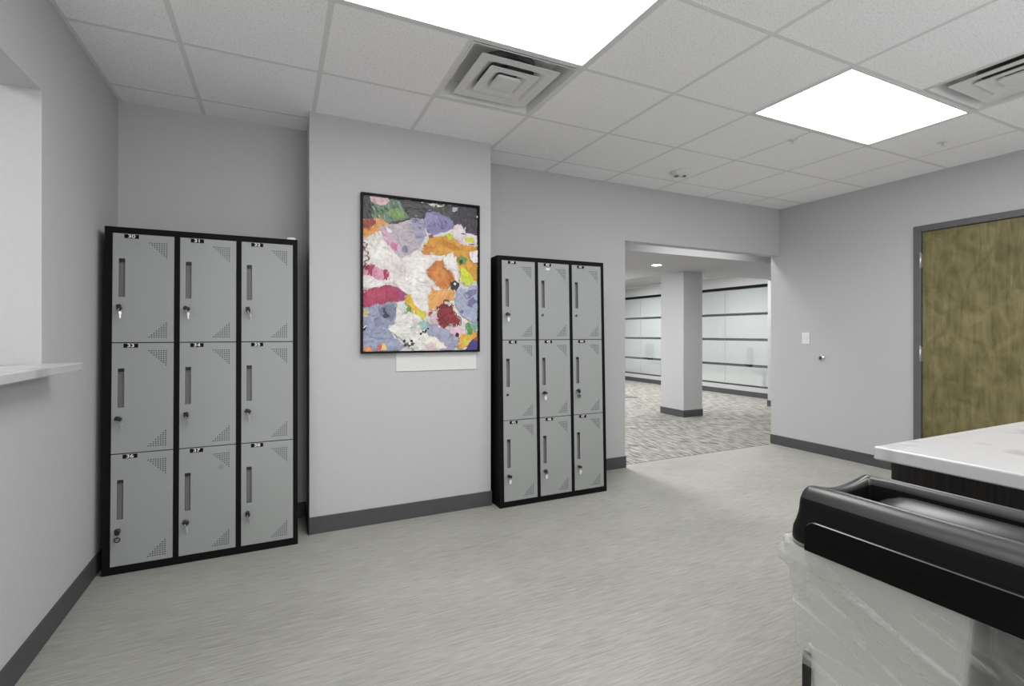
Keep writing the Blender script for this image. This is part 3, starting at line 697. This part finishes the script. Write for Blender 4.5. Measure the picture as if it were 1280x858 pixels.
# light grey container and its dark neighbour under the same frame
def frustum(mb, x0, x1, y0, y1, z0, z1, ta, tb, m=0, r=.03):
    R = []
    for z, t in ((z0, 1), (z1, 0)):
        X0, X1, Y0, Y1 = x0+.022*t, x1-.022*t, y0+ta*t, y1-tb*t; ring = []
        for cx, cy, a0 in ((X1-r,Y1-r,0),(X0+r,Y1-r,PI/2),(X0+r,Y0+r,PI),(X1-r,Y0+r,1.5*PI)):
            for k in range(5): a_ = a0+PI/8*k; ring.append((cx+r*math.cos(a_), cy+r*math.sin(a_), z))
        R.append(ring)
    mb.rings(R, m, True, True, True, smooth=False)
a = MB(); frustum(a, -.128, .128, -.060, hy-.004, .42, .70, .030, .006, r=.018); frustum(a, -.113, .113, -.032, hy-.007, .03, .422, .03, .02, r=.018)
a.build('container', M['bin_grey'], bn, merge=False)['label'] = 'light grey container'
a = MB(); frustum(a, -.120, .120, -hy+.01, -.075, .03, .70, .02, .02, r=.018); a.build('container', M['bin_dark'], bn)['label'] = 'dark grey container'
a = MB(); a.box(-.125,-.112,hy-.022,hy-.006,.0,.405); a.box(.112,.125,hy-.022,hy-.006,0,.405); a.box(-.125,.125,-hy,hy-.006,0,.028); a.build('base_frame', M['bin_black'], bn, merge=False)

# clear liner draped outside the bin
def film_mat():
    m = bpy.data.materials.new('clear_polythene'); m.use_nodes = True; nt = m.node_tree; nt.nodes.clear()
    o = nt.nodes.new('ShaderNodeOutputMaterial'); tr = nt.nodes.new('ShaderNodeBsdfTransparent'); tr.inputs[0].default_value = (.93,.93,.92,1)
    p = nt.nodes.new('ShaderNodeBsdfPrincipled'); p.inputs['Base Color'].default_value = (.80,.80,.785,1); p.inputs['Roughness'].default_value = .18; p.inputs['Specular IOR Level'].default_value = .7
    tc = nt.nodes.new('ShaderNodeTexCoord'); k = nt.links.new
    def dot(v):
        n = nt.nodes.new('ShaderNodeVectorMath'); n.operation = 'DOT_PRODUCT'; n.inputs[1].default_value = v; k(tc.outputs['Object'], n.inputs[0]); return n.outputs['Value']
    cx = nt.nodes.new('ShaderNodeCombineXYZ'); k(dot((4,2.6,.95)), cx.inputs[0]); k(dot((4,-8,22)), cx.inputs[1])
    nz = nt.nodes.new('ShaderNodeTexNoise'); nz.inputs['Scale'].default_value = 1.3; nz.inputs['Detail'].default_value = 5; nz.inputs['Distortion'].default_value = .7; k(cx.outputs[0], nz.inputs['Vector'])
    bp = nt.nodes.new('ShaderNodeBump'); bp.inputs['Strength'].default_value = .4; bp.inputs['Distance'].default_value = .012; k(nz.outputs['Fac'], bp.inputs['Height']); k(bp.outputs['Normal'], p.inputs['Normal'])
    lw = nt.nodes.new('ShaderNodeLayerWeight'); lw.inputs[0].default_value = .3; k(bp.outputs['Normal'], lw.inputs['Normal'])
    mr = nt.nodes.new('ShaderNodeMapRange'); mr.inputs[3].default_value = .10; mr.inputs[4].default_value = .75; k(lw.outputs['Facing'], mr.inputs[0])
    r2 = nt.nodes.new('ShaderNodeMapRange'); r2.inputs[1].default_value = .56; r2.inputs[2].default_value = .74; r2.inputs[3].default_value = 0; r2.inputs[4].default_value = .38; k(nz.outputs['Fac'], r2.inputs[0])
    ad = nt.nodes.new('ShaderNodeMath'); ad.operation = 'ADD'; ad.use_clamp = True; k(mr.outputs[0], ad.inputs[0]); k(r2.outputs[0], ad.inputs[1])
    mx = nt.nodes.new('ShaderNodeMixShader'); k(ad.outputs[0], mx.inputs[0]); k(tr.outputs[0], mx.inputs[1]); k(p.outputs[0], mx.inputs[2]); k(mx.outputs[0], o.inputs[0])
    return m
M['film'] = film_mat()
ln = MB(); path = []
for k in range(61): path.append((-hx-.006, -hy+.005+(2*hy-.012)*k/60, -1, 0))
for k in range(1, 9): a_ = PI-PI/2*k/9; path.append((-hx+.022+.028*math.cos(a_), hy-.007+.020*math.sin(a_), math.cos(a_), math.sin(a_)))
for k in range(0, 21): path.append((-hx+.022+(2*hx-.03)*k/20, hy+.013, 0, 1))
ZN = 44; R = []
for iz in range(ZN+1):
    z = .712-(.712-.385)*iz/ZN; row = []
    for i, (x, y, nx, ny) in enumerate(path):
        s = hy-y if nx < -.5 else -.03
        # diagonal gathered folds running down from the far corner
        dl = (z-(.672-.36*s)); amp = 0
        for off, am, wd in ((0,.014,.007),(.020,.010,.005),(-.019,.010,.005),(.040,.005,.010),(-.036,.007,.006)):
            amp += am*math.exp(-((dl-off)/wd)**2)
        amp *= min(1, max(.25, 1-.9*s))
        cr = .005*noise.noise(Vector((y*6+x*4, z*7, 1.3))) + .0035*noise.noise(Vector(((y*.94+z*.34)*9, (z*.94-y*.34)*34, x*9)))
        if s > .36: cr += .014*noise.noise(Vector((y*15, z*13, 8.2))) + .006*noise.noise(Vector((y*40, z*30, 2.2)))
        pinch = .022*math.exp(-((z-.660)/.022)**2)*math.exp(-((s+.01)/.03)**2)
        ta = .020*max(0, (.70-z)/.32)
        o_ = .004+amp+max(-.004, cr+.004)+pinch-ta
        if iz == 0: o_ = -.004
        row.append((x+nx*o_, y+ny*o_, z + (.006*noise.noise(Vector((y*20, x*20, 0))) if iz == ZN else 0)))
    R.append(row)
ln.rings(R, 0, closed=False)
o = ln.build('bin_liner', M['film'], loc=(ox, oy, 0))
tag(o, 'clear crumpled plastic liner draped outside the waste bin', 'bin liner')

# ------------------------------------------------------------------ hall beyond the opening
HZ = 2.42
w = MB(); w.box(1.3,1.4,YE,13.2,0,ZT); w.box(1.3,12.6,13.2,13.3,0,ZT); w.box(XR+.14,12.6,YE-.1,YE,0,ZT); w.box(7.50,8.28,5.55,5.69,0,ZT); w.box(7.50,7.6,5.0,5.55,0,ZT); w.box(7.6,12.6,5.0,5.1,0,ZT)
w.box(8.28,8.36,5.69,13.2,0,.20); w.box(8.28,8.36,5.69,13.2,2.165,ZT)
struct(w, 'wall_hall', M['wall'], merge=False)
w = MB(); w.box(1.4,8.3,YE,13.2,HZ,HZ+.1); w.box(1.4,8.3,4.36,5.70,2.15,HZ); w.box(5.375,5.745,5.70,13.2,2.15,HZ)
struct(w, 'ceiling_hall', M['wall'], merge=False)
w = MB(); w.box(8.24,8.28,5.69,13.2,2.385,HZ); struct(w, 'trim_hall', M['white_metal'])
w = MB(); w.box(5.375,5.745,5.452,5.92,0,2.15); struct(w, 'column', M['wall'])
b = MB(); b.box(5.367,5.753,5.444,5.928,0,.105); struct(b, 'baseboard_column', M['base'])
b = MB(); b.box(8.272,8.28,5.69,13.2,0,.105); b.box(7.492,8.272,5.69,5.698,0,.105); b.box(7.492,7.5,5.0,5.69,0,.105); struct(b, 'baseboard_hall', M['base'], merge=False)

def frost_mat():
    m = bpy.data.materials.new('frosted_glass_film'); m.use_nodes = True; nt = m.node_tree; nt.nodes.clear()
    o = nt.nodes.new('ShaderNodeOutputMaterial'); d = nt.nodes.new('ShaderNodeBsdfDiffuse'); d.inputs[0].default_value = (.66,.70,.70,1)
    r = nt.nodes.new('ShaderNodeBsdfRefraction'); r.inputs['Color'].default_value = (.80,.86,.86,1); r.inputs['Roughness'].default_value = .26; r.inputs['IOR'].default_value = 1.12
    gl = nt.nodes.new('ShaderNodeBsdfGlossy'); gl.inputs['Roughness'].default_value = .12
    mx = nt.nodes.new('ShaderNodeMixShader'); mx.inputs[0].default_value = .45; m2 = nt.nodes.new('ShaderNodeMixShader'); m2.inputs[0].default_value = .05
    k = nt.links.new; k(d.outputs[0], mx.inputs[1]); k(r.outputs[0], mx.inputs[2]); k(mx.outputs[0], m2.inputs[1]); k(gl.outputs[0], m2.inputs[2]); k(m2.outputs[0], o.inputs[0])
    return m
def clear_mat():
    m = bpy.data.materials.new('clear_glass_dimmed'); m.use_nodes = True; nt = m.node_tree; nt.nodes.clear()
    o = nt.nodes.new('ShaderNodeOutputMaterial'); t = nt.nodes.new('ShaderNodeBsdfTransparent'); t.inputs[0].default_value = (.42,.45,.46,1)  # dark tint stands in for the dim office seen through the strips
    gl = nt.nodes.new('ShaderNodeBsdfGlossy'); gl.inputs['Roughness'].default_value = .02; mx = nt.nodes.new('ShaderNodeMixShader'); mx.inputs[0].default_value = .08
    k = nt.links.new; k(t.outputs[0], mx.inputs[1]); k(gl.outputs[0], mx.inputs[2]); k(mx.outputs[0], o.inputs[0]); return m
M['frost'] = frost_mat(); M['clear'] = clear_mat()
win = thing('window_1', None, None, (8.32,5.69,0)); win['kind'] = 'structure'
ys_ = [0, .30, 1.60, 2.91, 4.21, 5.51, 6.81, 7.5]
for y0, y1 in zip(ys_, ys_[1:]):
    p = MB(); y0 += .004; y1 -= .004
    zz = [(.22,.575,0),(.575,.625,1),(.625,1.085,0),(1.085,1.135,1),(1.135,1.585,0),(1.585,1.635,1),(1.635,2.12,0)]
    for a0, a1, m_ in zz: p.face([(0,y0,a0),(0,y1,a0),(0,y1,a1),(0,y0,a1)], m_)
    p.build('pane', [M['frost'], M['clear']], win, merge=False)
p = MB(); p.box(-.045,.04,0,7.51,2.115,2.165); p.build('top_rail', M['black'], win)
p = MB(); p.box(-.045,.04,0,7.51,.20,.222); p.build('bottom_rail', M['bin_dark'], win)
# office behind the glass
w = MB(); w.box(12.5,12.6,5.0,13.3,0,ZT); w.box(8.36,12.6,5.0,13.3,2.55,2.65)
M['office'] = noisy('office_paint', g(.30), g(.34), nscale=3, rough=.8)
struct(w, 'wall_office', M['office'], merge=False)
def office_chair(loc, rz, label):
    t = thing('office_chair', label, 'office chair', loc, (0,0,rz), 'office chairs behind the frosted glass')
    a = MB(); a.rings([[(.24*math.cos(k*PI/8), .23*math.sin(k*PI/8), z) for k in range(16)] for z in (.44,.50)], 0, True, True, True); a.build('seat', M['bin_dark'], t)
    a = MB(); a.rings([[(x*s, .22+.03*(1-s), z) for x, z in ((-.22,.58),(-.24,.75),(-.20,.96),(.20,.96),(.24,.75),(.22,.58))] + [(x*s, .27+.03*(1-s), z) for x, z in ((.22,.58),(.24,.75),(.20,.96),(-.20,.96),(-.24,.75),(-.22,.58))] for s in (1,)] + [], 0)
    a.face([(x,.22,z) for x, z in ((-.22,.58),(-.24,.75),(-.20,.96),(.20,.96),(.24,.75),(.22,.58))]); a.face([(x,.27,z) for x, z in ((-.22,.58),(-.24,.75),(-.20,.96),(.20,.96),(.24,.75),(.22,.58))])
    P6 = ((-.22,.58),(-.24,.75),(-.20,.96),(.20,.96),(.24,.75),(.22,.58))
    for k in range(6): p, q = P6[k], P6[(k+1) % 6]; a.face([(p[0],.22,p[1]),(q[0],.22,q[1]),(q[0],.27,q[1]),(p[0],.27,p[1])])
    a.box(-.03,.03,.20,.24,.46,.70); a.build('backrest', M['bin_dark'], t, merge=False)
    a = MB(); a.lathe([(.03,.06),(.03,.44)], (0,0,0), n=12)
    for k in range(5):
        an = 2*PI*k/5; a.tube([(0,0,.10),(.28*math.cos(an),.28*math.sin(an),.07)], .02, 8); a.lathe([(.028,-.015),(.028,.015)], (.28*math.cos(an),.28*math.sin(an),.032), 'x', 12)
    a.build('base', M['black'], t, merge=False)
office_chair((8.72,6.75,0), .9, 'dark office chair blurred behind frosted glass right of the column')
office_chair((8.72,9.75,0), 1.3, 'dark office chair blurred behind frosted glass left of the column')

fb = MB(); fb.lathe([(.13,0),(.13,.004),(.115,.007)], (0,0,0), n=28); 
tag(fb.build('floor_outlet', M['frame_grey'], loc=(6.14,7.60,.0038)), 'round dark outlet cover set in the hall carpet', 'floor outlet')
dl = thing('downlight', 'small lit recessed downlight in the hall soffit before the column', 'ceiling light', (4.58,5.13,2.15))
a = MB(); a.lathe([(.085,.004),(.085,-.004),(.062,-.006),(.060,-.002)], (0,0,0), n=28, cap0=False, cap1=False); a.build('trim_ring', M['white_metal'], dl)
a = MB(); a.lathe([(.061,-.002),(.061,-.0025)], (0,0,0), n=28); a.build('lamp', emit('downlight_lamp', (1,.99,.97), 110), dl)

def area(name, loc, sx, sy, e, rot=(0,0,0), col=(1,.995,.985)):
    l = bpy.data.lights.new(name, 'AREA'); l.shape = 'RECTANGLE'; l.size = sx; l.size_y = sy; l.energy = e; l.color = col
    o = bpy.data.objects.new(name, l); C.objects.link(o); o.location = loc; o.rotation_euler = rot; return o
area('hall_strip_lamp', (4.5,4.0,HZ-.005), 1.4, .15, 4)
for x, e_ in ((2.9,22), (6.95,4)): area('added_column_fill', (x,4.75,2.145), .25, .25, e_)  # unseen spots added to light the near face of the column
area('added_hall_fill', (3.6,7.4,HZ-.005), 1.2, .6, 50)  # this and the following hall lamps are unseen, added to brighten the hall
area('added_hall_fill', (3.6,10.0,HZ-.005), 1.2, .6, 50)
area('added_hall_fill', (7.0,6.6,HZ-.005), .5, 1.2, 34)
area('added_hall_fill', (7.0,9.2,HZ-.005), .5, 1.2, 38)
area('added_office_fill', (10.2,7.5,2.54), 1.2, .6, 48); area('added_office_fill', (10.2,10.5,2.54), 1.2, .6, 48)  # unseen lamps added to backlight the frosted glass
area('added_window_fill', ((WX0+WX1)/2, YF-.09, (WZ0+WZ1)/2), WX1-WX0-.02, WZ1-WZ0-.02, 42, (PI/2,0,0), (.97,.985,1))  # fill light added at the unseen window to brighten ceiling and walls
area('annex_lamp', (-2.2,1.2,2.61), 1.2, .6, 24)

wd = bpy.data.worlds.new('world'); bpy.context.scene.world = wd; wd.use_nodes = True
wd.node_tree.nodes['Background'].inputs[0].default_value = (.5,.5,.5,1); wd.node_tree.nodes['Background'].inputs[1].default_value = .0

# ------------------------------------------------------------------ camera and view
cam = bpy.data.cameras.new('camera'); cam.sensor_width = 36; cam.lens = 617.7*36/1280; cam.shift_y = -12.8/1280; cam.clip_start = .02
co_ = bpy.data.objects.new('camera', cam); C.objects.link(co_); co_.location = (0,0,1.2438); co_.rotation_euler = (PI/2, 0, -.4442)
sc = bpy.context.scene; sc.camera = co_
vs = sc.view_settings; vs.view_transform = 'Standard'; vs.look = 'None'; vs.gamma = 1; vs.use_curve_mapping = False; vs.exposure = .86
sc.cycles.max_bounces = 12; sc.cycles.diffuse_bounces = 6; sc.cycles.transparent_max_bounces = 12; sc.cycles.use_denoising = True
sc.cycles.sample_clamp_indirect = 6
